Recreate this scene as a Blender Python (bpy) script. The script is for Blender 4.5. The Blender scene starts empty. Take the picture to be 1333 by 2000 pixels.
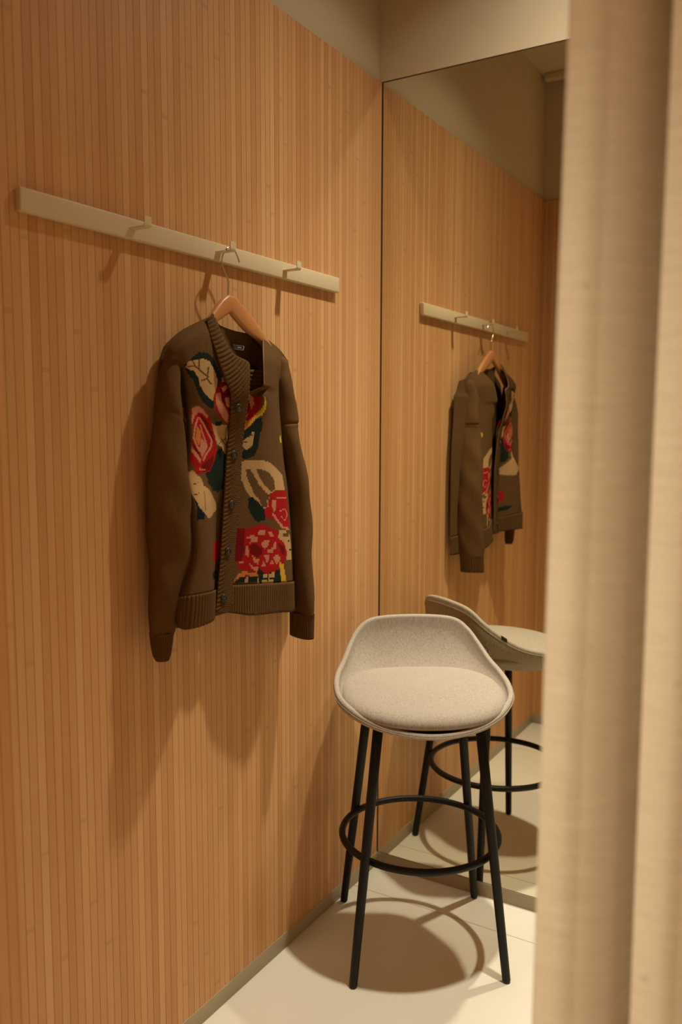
import bpy, bmesh, math, random
from mathutils import Vector, Matrix
random.seed(7)
scene = bpy.context.scene
COL = scene.collection
PI = math.pi

# ------------------------------------------------------------------ camera
CAM_POS = Vector((1.2418, -2.2932, 1.40))
YAW, PITCH, ROLL = -0.5415, -0.1011, 0.0026
FPX = 1662.5
fw = Vector((math.sin(YAW)*math.cos(PITCH), math.cos(YAW)*math.cos(PITCH), math.sin(PITCH)))
rt = Vector((math.cos(YAW), -math.sin(YAW), 0))
up = rt.cross(fw)
rt2 = rt*math.cos(ROLL) + up*math.sin(ROLL)
up2 = -rt*math.sin(ROLL) + up*math.cos(ROLL)
cam_data = bpy.data.cameras.new('camera')
cam = bpy.data.objects.new('camera', cam_data)
COL.objects.link(cam)
M = Matrix((rt2, up2, -fw)).transposed().to_4x4()
M.translation = CAM_POS
cam.matrix_world = M
cam_data.sensor_fit = 'VERTICAL'
cam_data.sensor_height = 36.0
cam_data.lens = FPX/2000*36.0
cam_data.clip_start = 0.05
cam_data.dof.use_dof = True
cam_data.dof.focus_distance = 2.05
cam_data.dof.aperture_fstop = 2.9
scene.camera = cam

# ------------------------------------------------------------------ world, lamps, exposure
wd = bpy.data.worlds.new('world'); scene.world = wd; wd.use_nodes = True
wd.node_tree.nodes['Background'].inputs['Color'].default_value = (1.0, 0.58, 0.28, 1)
wd.node_tree.nodes['Background'].inputs['Strength'].default_value = 0.68

def spot(name, pos, target, power, angle, blend, radius, color):
    l = bpy.data.lights.new(name, 'SPOT')
    l.energy = power; l.spot_size = math.radians(angle); l.spot_blend = blend
    l.shadow_soft_size = radius; l.color = color
    o = bpy.data.objects.new(name, l); COL.objects.link(o)
    o.location = pos
    o.rotation_euler = (Vector(target)-Vector(pos)).to_track_quat('-Z', 'Y').to_euler()
    return o
LAMP = (1.0, 0.93, 0.755)
def beam_profile(lamp, stops):
    """measured-style beam: intensity against the angle from the lamp axis (degrees, relative)"""
    l = lamp.data; l.use_nodes = True; t = l.node_tree
    em = next(n for n in t.nodes if n.type == 'EMISSION')
    tc = t.nodes.new('ShaderNodeTexCoord'); sp = t.nodes.new('ShaderNodeSeparateXYZ')
    ab = t.nodes.new('ShaderNodeMath'); ab.operation = 'ABSOLUTE'
    rp = t.nodes.new('ShaderNodeValToRGB'); rp.color_ramp.interpolation = 'LINEAR'
    t.links.new(tc.outputs['Normal'], sp.inputs[0]); t.links.new(sp.outputs[2], ab.inputs[0])
    t.links.new(ab.outputs[0], rp.inputs[0]); t.links.new(rp.outputs[0], em.inputs['Strength'])
    pts = sorted((math.cos(math.radians(a)), v) for a, v in stops)
    e = rp.color_ramp.elements
    while len(e) < len(pts): e.new(.5)
    for q, (p, v) in zip(e, pts): q.position = p; q.color = (v, v, v, 1)
key = spot('booth_spotlight', (0.62, -0.40, 2.88), (0.62, -0.40, 0.0), 216, 140, .3, 0.032, LAMP)
beam_profile(key, [(0, 1), (9, .97), (14, .90), (18, .84), (22, .64), (26, .45), (30, .30), (35, .165), (40, .10), (46, .06), (54, .028), (64, 0.008), (70, 0)])
spot('shop_spotlight', (-0.25, -3.9, 2.7), (1.2, -1.5, 0.80), 440, 36, 1.0, 0.22, LAMP)

scene.view_settings.view_transform = 'Standard'
scene.view_settings.look = 'None'
scene.view_settings.gamma = 1.0
scene.view_settings.exposure = 0.0
scene.view_settings.use_curve_mapping = False
cy = scene.cycles
cy.max_bounces = 10; cy.diffuse_bounces = 5; cy.glossy_bounces = 6
cy.caustics_reflective = True; cy.blur_glossy = 0.0
cy.sample_clamp_indirect = 40.0
cy.use_denoising = True
try:
    cy.use_guiding = True
    cy.use_surface_guiding = True
    cy.use_volume_guiding = False
    cy.guiding_training_samples = 128
except Exception:
    pass

# ------------------------------------------------------------------ helpers
def obj(name, verts, faces, mat=None, parent=None, smooth=False, uvs=None, mats=None, fmat=None):
    me = bpy.data.meshes.new(name)
    me.from_pydata([tuple(v) for v in verts], [], faces)
    me.update()
    if mats:
        for m in mats: me.materials.append(m)
        if fmat: me.polygons.foreach_set('material_index', fmat)
    elif mat: me.materials.append(mat)
    if smooth: me.polygons.foreach_set('use_smooth', [True]*len(me.polygons))
    if uvs is not None:
        lay = me.uv_layers.new(name='UVMap')
        for lp in me.loops: lay.data[lp.index].uv = uvs[lp.vertex_index]
    o = bpy.data.objects.new(name, me); COL.objects.link(o)
    if parent: o.parent = parent
    return o
def thing(name, loc=(0, 0, 0), rz=0):
    o = bpy.data.objects.new(name, None); COL.objects.link(o)
    o.location = loc; o.rotation_euler = (0, 0, rz); o.empty_display_size = .1
    return o
def tag(o, label, cat, group=None):
    o['label'] = label; o['category'] = cat
    if group: o['group'] = group
    return o
def struct(o): o['kind'] = 'structure'; return o
def box(v, f, x0, x1, y0, y1, z0, z1):
    b = len(v)
    v += [(x0,y0,z0),(x1,y0,z0),(x1,y1,z0),(x0,y1,z0),(x0,y0,z1),(x1,y0,z1),(x1,y1,z1),(x0,y1,z1)]
    f += [(b,b+3,b+2,b+1),(b+4,b+5,b+6,b+7),(b,b+1,b+5,b+4),(b+1,b+2,b+6,b+5),(b+2,b+3,b+7,b+6),(b+3,b,b+4,b+7)]
def box_obj(name, x0, x1, y0, y1, z0, z1, mat, parent=None, bevel=0, seg=2):
    v, f = [], []; box(v, f, x0, x1, y0, y1, z0, z1)
    o = obj(name, v, f, mat, parent)
    if bevel:
        m = o.modifiers.new('bevel', 'BEVEL'); m.width = bevel; m.segments = seg; m.limit_method = 'ANGLE'
        o.data.polygons.foreach_set('use_smooth', [True]*len(o.data.polygons))
    return o
def tube(name, pts, rad, mat, parent=None, n=12, closed=False, caps=True):
    """swept circle along points; rad may be a list"""
    pts = [Vector(p) for p in pts]; k = len(pts)
    rr = rad if isinstance(rad, (list, tuple)) else [rad]*k
    v, f = [], []; prev = None
    for i, p in enumerate(pts):
        a = pts[(i-1) % k] if closed else pts[max(i-1, 0)]
        b = pts[(i+1) % k] if closed else pts[min(i+1, k-1)]
        t = (b-a).normalized()
        if prev is None:
            h = Vector((0, 0, 1)) if abs(t.z) < .9 else Vector((1, 0, 0))
            nx = t.cross(h).normalized()
        else: nx = (prev - t*prev.dot(t)).normalized()
        prev = nx; ny = t.cross(nx)
        for j in range(n):
            an = 2*PI*j/n
            v.append(p + (nx*math.cos(an)+ny*math.sin(an))*rr[i])
    for i in range(k if closed else k-1):
        i2 = (i+1) % k
        for j in range(n):
            j2 = (j+1) % n
            f.append((i*n+j, i*n+j2, i2*n+j2, i2*n+j))
    if not closed and caps:
        f.append(tuple(range(n-1, -1, -1))); f.append(tuple((k-1)*n+j for j in range(n)))
    return obj(name, v, f, mat, parent, smooth=True)

def pchip(ys, t):
    """monotone cubic through ys at integer knots; ys scalars"""
    n = len(ys)
    if n == 1: return ys[0]
    i = max(0, min(int(t), n-2)); s = t-i
    d = lambda k: ys[k+1]-ys[k]
    def m(k):
        if k == 0: return d(0)
        if k == n-1: return d(n-2)
        a, b = d(k-1), d(k)
        return 0 if a*b <= 0 else 2*a*b/(a+b)
    m0, m1 = m(i), m(i+1)
    return ((2*s**3-3*s*s+1)*ys[i] + (s**3-2*s*s+s)*m0 + (-2*s**3+3*s*s)*ys[i+1] + (s**3-s*s)*m1)
def catm(ys, t):
    n = len(ys)
    i = max(0, min(int(t), n-2)); s = t-i
    m = lambda k: (ys[min(k+1, n-1)]-ys[max(k-1, 0)])/(2 if 0 < k < n-1 else 1)
    return ((2*s**3-3*s*s+1)*ys[i] + (s**3-2*s*s+s)*m(i) + (-2*s**3+3*s*s)*ys[i+1] + (s**3-s*s)*m(i+1))
def ev(P, t, f=pchip): return Vector([f([p[k] for p in P], t) for k in range(3)])
def loft(G, nu, nv, disp=None, fv=pchip):
    """smooth surface through a grid of points: rows G[j][i]; returns verts, faces, uvs(metres)"""
    R, C = len(G), len(G[0])
    cols = [[ev([G[j][i] for j in range(R)], (R-1)*b/nv, fv) for b in range(nv+1)] for i in range(C)]
    v = []
    for b in range(nv+1):
        row = [cols[i][b] for i in range(C)]
        # resample the row by arc length
        raw = [ev(row, (C-1)*a/(nu*3), catm) for a in range(nu*3+1)]
        L = [0]
        for a in range(1, len(raw)): L.append(L[-1]+(raw[a]-raw[a-1]).length)
        k = 0
        for a in range(nu+1):
            s = L[-1]*a/nu
            while k < len(L)-2 and L[k+1] < s: k += 1
            t = (s-L[k])/max(L[k+1]-L[k], 1e-9)
            v.append(raw[k].lerp(raw[k+1], min(max(t, 0), 1)))
    w = nu+1
    uv = []
    for b in range(nv+1):
        u = 0
        for a in range(w):
            if a: u += (v[b*w+a]-v[b*w+a-1]).length
            uv.append([u, 0])
        mid = uv[b*w + nu//2][0]
        for a in range(w): uv[b*w+a][0] -= mid
    for a in range(w):
        s = 0
        for b in range(1, nv+1):
            s += (v[b*w+a]-v[(b-1)*w+a]).length; uv[b*w+a][1] = -s
    if disp:
        nn = []
        for b in range(nv+1):
            for a in range(w):
                du = v[b*w+min(a+1, nu)]-v[b*w+max(a-1, 0)]
                dv = v[min(b+1, nv)*w+a]-v[max(b-1, 0)*w+a]
                nn.append(dv.cross(du).normalized())
        v = [p+n*disp(q[0], q[1], i % w/nu, i//w/nv) for i, (p, n, q) in enumerate(zip(v, nn, uv))]
    f = [(b*w+a, (b+1)*w+a, (b+1)*w+a+1, b*w+a+1) for b in range(nv) for a in range(nu)]
    return v, f, uv
def solid(o, th, off=-1):
    m = o.modifiers.new('thickness', 'SOLIDIFY'); m.thickness = th; m.offset = off
    return o

# ------------------------------------------------------------------ materials
class NT:
    def __init__(s, name):
        s.m = bpy.data.materials.new(name); s.m.use_nodes = True
        s.t = s.m.node_tree; s.b = s.t.nodes['Principled BSDF']
    def n(s, kind, **k):
        x = s.t.nodes.new(kind)
        for a, b in k.items(): setattr(x, a, b)
        return x
    def l(s, a, b): s.t.links.new(a, b)
    def val(s, sock, v):
        if isinstance(v, (int, float, tuple, list)): sock.default_value = v
        else: s.l(v, sock)
    def math(s, op, a, b=None, c=None):
        x = s.n('ShaderNodeMath', operation=op)
        s.val(x.inputs[0], a)
        if b is not None: s.val(x.inputs[1], b)
        if c is not None: s.val(x.inputs[2], c)
        return x.outputs[0]
    def noise(s, vec, scale, detail=3, rough=.5, dim='3D'):
        x = s.n('ShaderNodeTexNoise'); x.noise_dimensions = dim
        s.l(vec, x.inputs['Vector'])
        x.inputs['Scale'].default_value = scale; x.inputs['Detail'].default_value = detail; x.inputs['Roughness'].default_value = rough
        return x.outputs['Fac']
    def comb(s, x, y, z):
        c = s.n('ShaderNodeCombineXYZ')
        for i, q in enumerate((x, y, z)): s.val(c.inputs[i], q)
        return c.outputs[0]
    def sep(s, v):
        c = s.n('ShaderNodeSeparateXYZ'); s.l(v, c.inputs[0]); return c.outputs
    def objc(s): return s.n('ShaderNodeTexCoord').outputs['Object']
    def uvc(s): return s.n('ShaderNodeTexCoord').outputs['UV']
    def ramp(s, fac, stops):
        r = s.n('ShaderNodeValToRGB'); s.l(fac, r.inputs[0]); e = r.color_ramp.elements
        while len(e) < len(stops): e.new(.5)
        for q, (p, c) in zip(e, stops): q.position = p; q.color = (*c, 1)
        return r.outputs[0]
    def mix(s, fac, a, b, blend='MIX'):
        x = s.n('ShaderNodeMix', data_type='RGBA', blend_type=blend)
        s.val(x.inputs[0], fac)
        for i, q in ((6, a), (7, b)):
            if isinstance(q, tuple): x.inputs[i].default_value = (*q[:3], 1)
            else: s.l(q, x.inputs[i])
        return x.outputs[2]
    def color(s, c):
        if isinstance(c, tuple): s.b.inputs['Base Color'].default_value = (*c[:3], 1)
        else: s.l(c, s.b.inputs['Base Color'])
    def bump(s, h, strength=.3, dist=.001):
        b = s.n('ShaderNodeBump'); b.inputs['Strength'].default_value = strength; b.inputs['Distance'].default_value = dist
        s.l(h, b.inputs['Height']); s.l(b.outputs[0], s.b.inputs['Normal'])
    def set(s, rough=.5, metal=0, spec=.5, sheen=0):
        i = s.b.inputs
        i['Roughness'].default_value = rough; i['Metallic'].default_value = metal
        i['Specular IOR Level'].default_value = spec
        i['Sheen Weight'].default_value = sheen
        return s
def simple(name, c, rough=.5, metal=0, spec=.5):
    t = NT(name); t.color(c); t.set(rough, metal, spec); return t.m

PITCH_SLAT = 0.0188
def wood_slats(name, axis):
    t = NT(name); o = t.sep(t.objc()); c = o[0] if axis == 'X' else o[1]; z = o[2]
    idx = t.math('FLOOR', t.math('DIVIDE', c, PITCH_SLAT))
    wn = t.n('ShaderNodeTexWhiteNoise', noise_dimensions='1D'); t.l(idx, wn.inputs['W'])
    wn2 = t.n('ShaderNodeTexWhiteNoise', noise_dimensions='1D'); t.l(t.math('ADD', idx, 37.5), wn2.inputs['W'])
    # colour drifting along each slat, slats differ from one another
    drift = t.noise(t.comb(t.math('MULTIPLY', idx, 3.7), 0.0, t.math('MULTIPLY', z, 1.3)), 1.0, 3, .6)
    grain = t.noise(t.comb(t.math('MULTIPLY', c, 420), t.math('MULTIPLY', wn.outputs[0], 30), t.math('MULTIPLY', z, 5)), 1.0, 3, .6)
    fac = t.math('ADD', t.math('MULTIPLY', wn.outputs[0], .42), t.math('ADD', t.math('MULTIPLY', drift, .55), t.math('MULTIPLY', t.math('SUBTRACT', grain, .5), .35)))
    col = t.ramp(fac, [(.2, (.51, .248, .098)), (.5, (.59, .320, .138)), (.8, (.665, .392, .185))])
    # bamboo nodes: a short darker mark across a slat here and there
    pos = t.math('FRACT', t.math('ADD', t.math('MULTIPLY', z, .9), wn2.outputs[0]))
    node = t.math('LESS_THAN', t.math('ABSOLUTE', t.math('SUBTRACT', pos, .5)), .0042)
    some = t.math('GREATER_THAN', wn.outputs[0], .45)
    col = t.mix(t.math('MULTIPLY', t.math('MULTIPLY', node, some), .15), col, (.19, .075, .02))
    t.color(col); t.set(.5, 0, .35)
    t.bump(grain, .12, .0006)
    return t.m
M_WOOD_L = wood_slats('bamboo_slats_left', 'Y')
M_WOOD_F = wood_slats('bamboo_slats_front', 'X')
def plaster():
    t = NT('cream_plaster'); n = t.noise(t.objc(), 2.2, 4, .55)
    t.color(t.mix(n, (.53, .43, .29), (.58, .475, .33))); t.set(.75, 0, .25)
    t.bump(t.noise(t.objc(), 160, 2), .06, .001); return t.m
M_PLASTER = plaster()
def floor_mat():
    t = NT('cream_floor_tile'); o = t.sep(t.objc())
    n = t.noise(t.objc(), 3.0, 5, .6)
    col = t.mix(n, (.68, .635, .53), (.73, .69, .585))
    dirt = t.noise(t.objc(), 38, 2, .5)
    col = t.mix(t.math('MULTIPLY', t.math('GREATER_THAN', dirt, .765), .3), col, (.42, .33, .2))
    def joint(c, p, off):
        q = t.math('FRACT', t.math('ADD', t.math('DIVIDE', t.math('SUBTRACT', c, off), p), .5))
        return t.math('LESS_THAN', t.math('ABSOLUTE', t.math('SUBTRACT', q, .5)), .0011/p)
    j = t.math('MAXIMUM', joint(o[1], 1.037, -.148), joint(o[0], 1.037, .86))
    col = t.mix(t.math('MULTIPLY', j, .75), col, (.13, .095, .05))
    t.color(col); t.set(.42, 0, .35)
    t.bump(t.math('SUBTRACT', 1.0, j), .3, .001)
    return t.m
M_FLOOR = floor_mat()
M_BASE = simple('taupe_metal_baseboard', (.37, .30, .20), .45, 0, .4)
M_RAILPAINT = simple('cream_painted_metal', (.62, .50, .33), .42, 0, .4)
M_BLACK = simple('black_powder_coat', (.011, .010, .0095), .45, 0, .22)
M_MIRROR = simple('silver_mirror', (.84, .815, .70), 0.0, 1.0)
M_MEDGE = simple('dark_mirror_edge', (.05, .032, .018), .5)
M_CHROME = simple('brushed_steel', (.62, .54, .43), .22, 1.0)
def hanger_wood():
    t = NT('beech_wood'); o = t.sep(t.objc())
    g = t.noise(t.comb(t.math('MULTIPLY', o[0], 90), t.math('MULTIPLY', o[1], 14), t.math('MULTIPLY', o[2], 90)), 1.0, 4, .6)
    t.color(t.mix(g, (.43, .165, .05), (.53, .235, .085))); t.set(.4, 0, .4); return t.m
M_HANGER = hanger_wood()
def linen():
    t = NT('natural_linen'); o = t.sep(t.uvc())
    w1 = t.noise(t.comb(t.math('MULTIPLY', o[0], 1100), t.math('MULTIPLY', o[1], 75), 0.0), 1.0, 3, .6)
    w2 = t.noise(t.comb(t.math('MULTIPLY', o[0], 38), t.math('MULTIPLY', o[1], 950), 3.0), 1.0, 3, .6)
    sl = t.noise(t.comb(t.math('MULTIPLY', o[0], 16), t.math('MULTIPLY', o[1], 130), 9.0), 1.0, 3, .6)
    k = t.math('ADD', t.math('MULTIPLY', t.math('ADD', w1, w2), .35), t.math('MULTIPLY', sl, .35))
    spk = t.math('GREATER_THAN', t.noise(t.comb(t.math('MULTIPLY', o[0], 60), t.math('MULTIPLY', o[1], 60), 0.0), 1.0, 1, .4), .77)
    col = t.ramp(k, [(.32, (.50, .405, .285)), (.68, (.66, .56, .42))])
    col = t.mix(t.math('MULTIPLY', spk, .3), col, (.25, .17, .09))
    t.color(col); t.set(.85, 0, .15)
    t.bump(t.math('ADD', w1, w2), .25, .0008)
    tr = t.n('ShaderNodeBsdfTranslucent'); t.l(col, tr.inputs[0])
    mx = t.n('ShaderNodeMixShader'); mx.inputs[0].default_value = .22
    t.l(t.b.outputs[0], mx.inputs[1]); t.l(tr.outputs[0], mx.inputs[2])
    t.l(mx.outputs[0], t.t.nodes['Material Output'].inputs['Surface'])
    return t.m
M_LINEN = linen()
def upholstery():
    t = NT('oatmeal_upholstery'); c = t.objc(); o = t.sep(c)
    a = t.noise(t.comb(t.math('MULTIPLY', o[0], 520), t.math('MULTIPLY', o[1], 520), t.math('MULTIPLY', o[2], 55)), 1.0, 3, .6)
    b = t.noise(c, 700, 2, .5)
    st = t.noise(t.comb(t.math('MULTIPLY', o[0], 260), t.math('MULTIPLY', o[1], 260), t.math('MULTIPLY', o[2], 28)), 1.0, 2, .5)
    k = t.math('ADD', t.math('MULTIPLY', a, .6), t.math('MULTIPLY', b, .4))
    col = t.ramp(k, [(.34, (.26, .213, .17)), (.6, (.430, .375, .312))])
    col = t.mix(t.math('MULTIPLY', t.math('GREATER_THAN', st, .64), .28), col, (.16, .115, .08))
    t.color(col); t.set(.9, 0, .12, 0)
    t.bump(t.math('ADD', a, b), .3, .0012); return t.m
M_UPH = upholstery()
def knit(name, c, vary=.42, rib=False):
    t = NT(name); o = t.sep(t.uvc())
    n = t.noise(t.n('ShaderNodeTexCoord').outputs['Object'], 260, 3, .6)
    fz = t.noise(t.n('ShaderNodeTexCoord').outputs['Object'], 900, 2, .6)
    md = t.noise(t.n('ShaderNodeTexCoord').outputs['Object'], 70, 3, .65)
    n = t.math('ADD', t.math('MULTIPLY', n, .6), t.math('MULTIPLY', md, .4))
    dk = tuple(q*(1-vary) for q in c); lt = tuple(min(q*(1+vary), 1) for q in c)
    t.color(t.mix(t.math('ADD', t.math('MULTIPLY', n, .6), t.math('MULTIPLY', fz, .4)), dk, lt))
    u = t.math('FRACT', t.math('DIVIDE', o[0], .0042))
    ch = t.math('ABSOLUTE', t.math('SUBTRACT', u, .5))
    h = t.math('ADD', t.math('SINE', t.math('MULTIPLY', t.math('ADD', t.math('DIVIDE', o[1], .0034), t.math('MULTIPLY', ch, 1.3)), 6.283)),
               t.math('MULTIPLY', t.math('SINE', t.math('MULTIPLY', u, 6.283)), .6))
    h = t.math('ADD', t.math('MULTIPLY', h, .5), t.math('MULTIPLY', fz, 1.2))
    t.set(1.0, 0, .03, 0); t.bump(h, .24, .0012)
    return t.m
KN = {'olive': knit('olive_brown_wool', (.108, .057, .023)),
      'cream': knit('cream_wool', (.42, .255, .115)), 'red': knit('red_wool', (.31, .011, .012)),
      'wine': knit('wine_wool', (.135, .008, .009)), 'pink': knit('pink_wool', (.44, .175, .105)),
      'yellow': knit('yellow_wool', (.52, .30, .035)), 'orange': knit('orange_wool', (.46, .15, .03)),
      'green': knit('bottle_green_wool', (.014, .021, .015)), 'navy': knit('navy_wool', (.012, .014, .018))}
KIDX = {k: i for i, k in enumerate(KN)}
KLIST = list(KN.values())
M_PIPE = simple('tan_piping', (.21, .135, .075), .85, 0, .1)
M_BUTTON = simple('dark_horn_button', (.022, .014, .009), .45)
M_LABEL = simple('black_woven_label', (.012, .011, .011), .7)
M_THREAD = simple('grey_thread', (.36, .31, .25), .8)
M_WARM = simple('pale_tag_print', (.27, .215, .15), .8)

# ------------------------------------------------------------------ garment and hanger measurements (metres, world)
GL=[[(0.045,-0.9917,1.5578),(0.047,-0.9725,1.5756),(0.048,-0.944,1.5935),(0.05,-0.9145,1.6077),(0.052,-0.8891,1.6186),(0.054,-0.8715,1.6256)],[(0.05,-0.998,1.5268),(0.072,-0.995,1.5403),(0.082,-0.9756,1.5574),(0.084,-0.9436,1.5722),(0.08,-0.9066,1.5859),(0.076,-0.8756,1.5805)],[(0.03,-0.9708,1.5045),(0.048,-0.9601,1.5045),(0.078,-0.9647,1.5034),(0.086,-0.9348,1.5048),(0.088,-0.8882,1.5072),(0.09,-0.8395,1.5097)],[(0.028,-0.9611,1.4425),(0.044,-0.9448,1.4427),(0.07,-0.9492,1.4423),(0.084,-0.9257,1.4427),(0.088,-0.8811,1.4436),(0.086,-0.8249,1.4449)],[(0.032,-0.9548,1.3794),(0.056,-0.9504,1.3796),(0.08,-0.9543,1.3798),(0.075,-0.9083,1.3794),(0.072,-0.8576,1.3789),(0.068,-0.8104,1.3785)],[(0.045,-0.9633,1.3059),(0.07,-0.9633,1.3066),(0.08,-0.948,1.3062),(0.08,-0.9125,1.3047),(0.074,-0.8666,1.3025),(0.066,-0.8182,1.3001)],[(0.05,-0.9632,1.2212),(0.08,-0.9689,1.2233),(0.104,-0.9698,1.2247),(0.102,-0.9306,1.2212),(0.06,-0.8599,1.2129),(0.06,-0.8194,1.2094)],[(0.05,-0.9621,1.1353),(0.085,-0.9734,1.1396),(0.11,-0.9739,1.1416),(0.109,-0.9358,1.1367),(0.058,-0.8592,1.1228),(0.057,-0.828,1.1188)],[(0.05,-0.9863,1.0442),(0.088,-1.0022,1.0532),(0.112,-0.9938,1.0585),(0.11,-0.9353,1.0559),(0.056,-0.8601,1.0412),(0.055,-0.8359,1.0417)],[(0.05,-0.9902,1.0105),(0.088,-1.0053,0.9893),(0.112,-0.9954,0.9903),(0.11,-0.9382,0.9924),(0.056,-0.8629,0.9869),(0.055,-0.844,0.9901)]]
GR=[[(0.052,-0.6687,1.6067),(0.052,-0.6526,1.6022),(0.05,-0.6336,1.5957),(0.047,-0.6086,1.5883),(0.044,-0.5832,1.5783),(0.04,-0.5624,1.5677),(0.036,-0.5501,1.5637),(0.03,-0.5348,1.56)],[(0.09,-0.7192,1.5445),(0.09,-0.7056,1.5443),(0.085,-0.6787,1.5439),(0.072,-0.6401,1.5397),(0.055,-0.595,1.5333),(0.036,-0.5591,1.5297),(0.042,-0.5568,1.5247),(0.025,-0.521,1.522)],[(0.098,-0.7288,1.4903),(0.096,-0.7124,1.491),(0.09,-0.6862,1.4922),(0.076,-0.6503,1.494),(0.06,-0.6173,1.4957),(0.02,-0.5452,1.4996),(0.055,-0.5736,1.4977),(0.022,-0.5077,1.5011)],[(0.06,-0.7434,1.4653),(0.07,-0.7261,1.4657),(0.092,-0.717,1.4656),(0.082,-0.6672,1.4673),(0.062,-0.6203,1.4691),(0.02,-0.5454,1.472),(0.055,-0.5738,1.4706),(0.022,-0.5079,1.4731)],[(0.058,-0.7567,1.4124),(0.072,-0.7352,1.4125),(0.088,-0.7082,1.4127),(0.084,-0.6664,1.413),(0.068,-0.6251,1.4133),(0.02,-0.5392,1.414),(0.055,-0.5676,1.4137),(0.022,-0.5037,1.4142)],[(0.056,-0.774,1.3323),(0.072,-0.7459,1.3318),(0.086,-0.7162,1.3313),(0.086,-0.6658,1.3298),(0.074,-0.6237,1.3284),(0.022,-0.5315,1.3247),(0.052,-0.5549,1.3259),(0.022,-0.4926,1.3236)],[(0.056,-0.7826,1.2522),(0.07,-0.7539,1.251),(0.084,-0.7203,1.2494),(0.09,-0.6681,1.2462),(0.08,-0.6137,1.2423),(0.035,-0.5374,1.2355),(0.04,-0.5311,1.2353),(0.022,-0.4907,1.2319)],[(0.056,-0.7952,1.1609),(0.068,-0.7621,1.1582),(0.082,-0.7226,1.1549),(0.093,-0.6669,1.1498),(0.088,-0.6129,1.1437),(0.04,-0.5362,1.1323),(0.036,-0.5235,1.1307),(0.022,-0.4913,1.1263)],[(0.054,-0.8093,1.0431),(0.066,-0.7707,1.0392),(0.082,-0.728,1.0364),(0.096,-0.6722,1.0313),(0.097,-0.6203,1.0257),(0.045,-0.5374,1.0103),(0.032,-0.5137,1.0066),(0.022,-0.4919,1.0036)],[(0.054,-0.8177,0.9827),(0.064,-0.788,0.9747),(0.08,-0.7575,0.9672),(0.096,-0.6832,0.961),(0.097,-0.6185,0.9526),(0.045,-0.5355,0.9429),(0.032,-0.5117,0.9397),(0.022,-0.4922,0.9391)]]
BAND=[[(0.058,-0.878,1.6236),(0.058,-0.8594,1.6363)],[(0.078,-0.8879,1.5814),(0.082,-0.8591,1.5923)],[(0.092,-0.8842,1.539),(0.098,-0.8437,1.5522)],[(0.098,-0.872,1.5024),(0.104,-0.7929,1.5315)],[(0.096,-0.8494,1.4713),(0.108,-0.7988,1.4838)],[(0.088,-0.8383,1.4337),(0.098,-0.7955,1.4343)],[(0.078,-0.8317,1.3898),(0.086,-0.7916,1.3841)],[(0.074,-0.8345,1.3455),(0.078,-0.7893,1.3389)],[(0.072,-0.8381,1.3012),(0.074,-0.7886,1.2876)],[(0.068,-0.8394,1.2452),(0.07,-0.7897,1.2361)],[(0.066,-0.8413,1.2003),(0.068,-0.7934,1.1904)],[(0.064,-0.8449,1.1555),(0.066,-0.799,1.1447)],[(0.063,-0.8479,1.1161),(0.065,-0.804,1.099)],[(0.061,-0.8534,1.0656),(0.064,-0.809,1.0475)],[(0.06,-0.8602,1.0154),(0.063,-0.8104,1.001)],[(0.06,-0.8641,0.9944),(0.062,-0.8222,0.9856)]]
IB=[[(0.055,-0.7265,1.5258),(0.06,-0.7081,1.5267),(0.07,-0.6922,1.525)],[(0.052,-0.7309,1.4751),(0.058,-0.706,1.4747),(0.07,-0.6907,1.4761)]]
BN=[[(0.045,-0.837,1.6288),(0.04,-0.8156,1.6182),(0.036,-0.7841,1.6138),(0.034,-0.7451,1.6109),(0.034,-0.7015,1.6093),(0.036,-0.669,1.6028),(0.042,-0.6552,1.5942)],[(0.045,-0.835,1.555),(0.036,-0.8067,1.5463),(0.03,-0.7724,1.5444),(0.028,-0.7329,1.5424),(0.028,-0.6887,1.5406),(0.03,-0.6578,1.5305),(0.04,-0.6513,1.5186)]]
BTN=[(0.103,-0.829,1.437),(0.08,-0.8173,1.3363),(0.0735,-0.8199,1.2272),(0.0695,-0.8292,1.1234),(0.0665,-0.8416,1.0208)]
BHOLE=[(0.1045,-0.8384,1.5266),(0.1065,-0.8217,1.5145)]
LAB=[(0.036,-0.7702,1.5792),(0.036,-0.7275,1.5793),(0.036,-0.7315,1.5686),(0.036,-0.7668,1.5694)]
SLV=[((0.045,-0.9712,1.541),0.0145),((0.048,-0.9763,1.5283),0.0166),((0.05,-0.9819,1.5115),0.0196),((0.052,-0.9894,1.4825),0.0227),((0.054,-0.9933,1.4466),0.0273),((0.056,-0.9974,1.4005),0.0319),((0.057,-1.0013,1.3492),0.0371),((0.058,-1.0033,1.2874),0.0408),((0.058,-1.0034,1.225),0.043),((0.058,-0.9995,1.1723),0.0459),((0.058,-1.0005,1.1303),0.0449),((0.057,-1.0074,1.0889),0.0391),((0.055,-1.0146,1.0476),0.0323),((0.053,-1.021,1.0061),0.0261),((0.052,-1.0241,0.9641),0.0219),((0.051,-1.0231,0.9338),0.0173),((0.05,-1.0209,0.9203),0.0121)]
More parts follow.
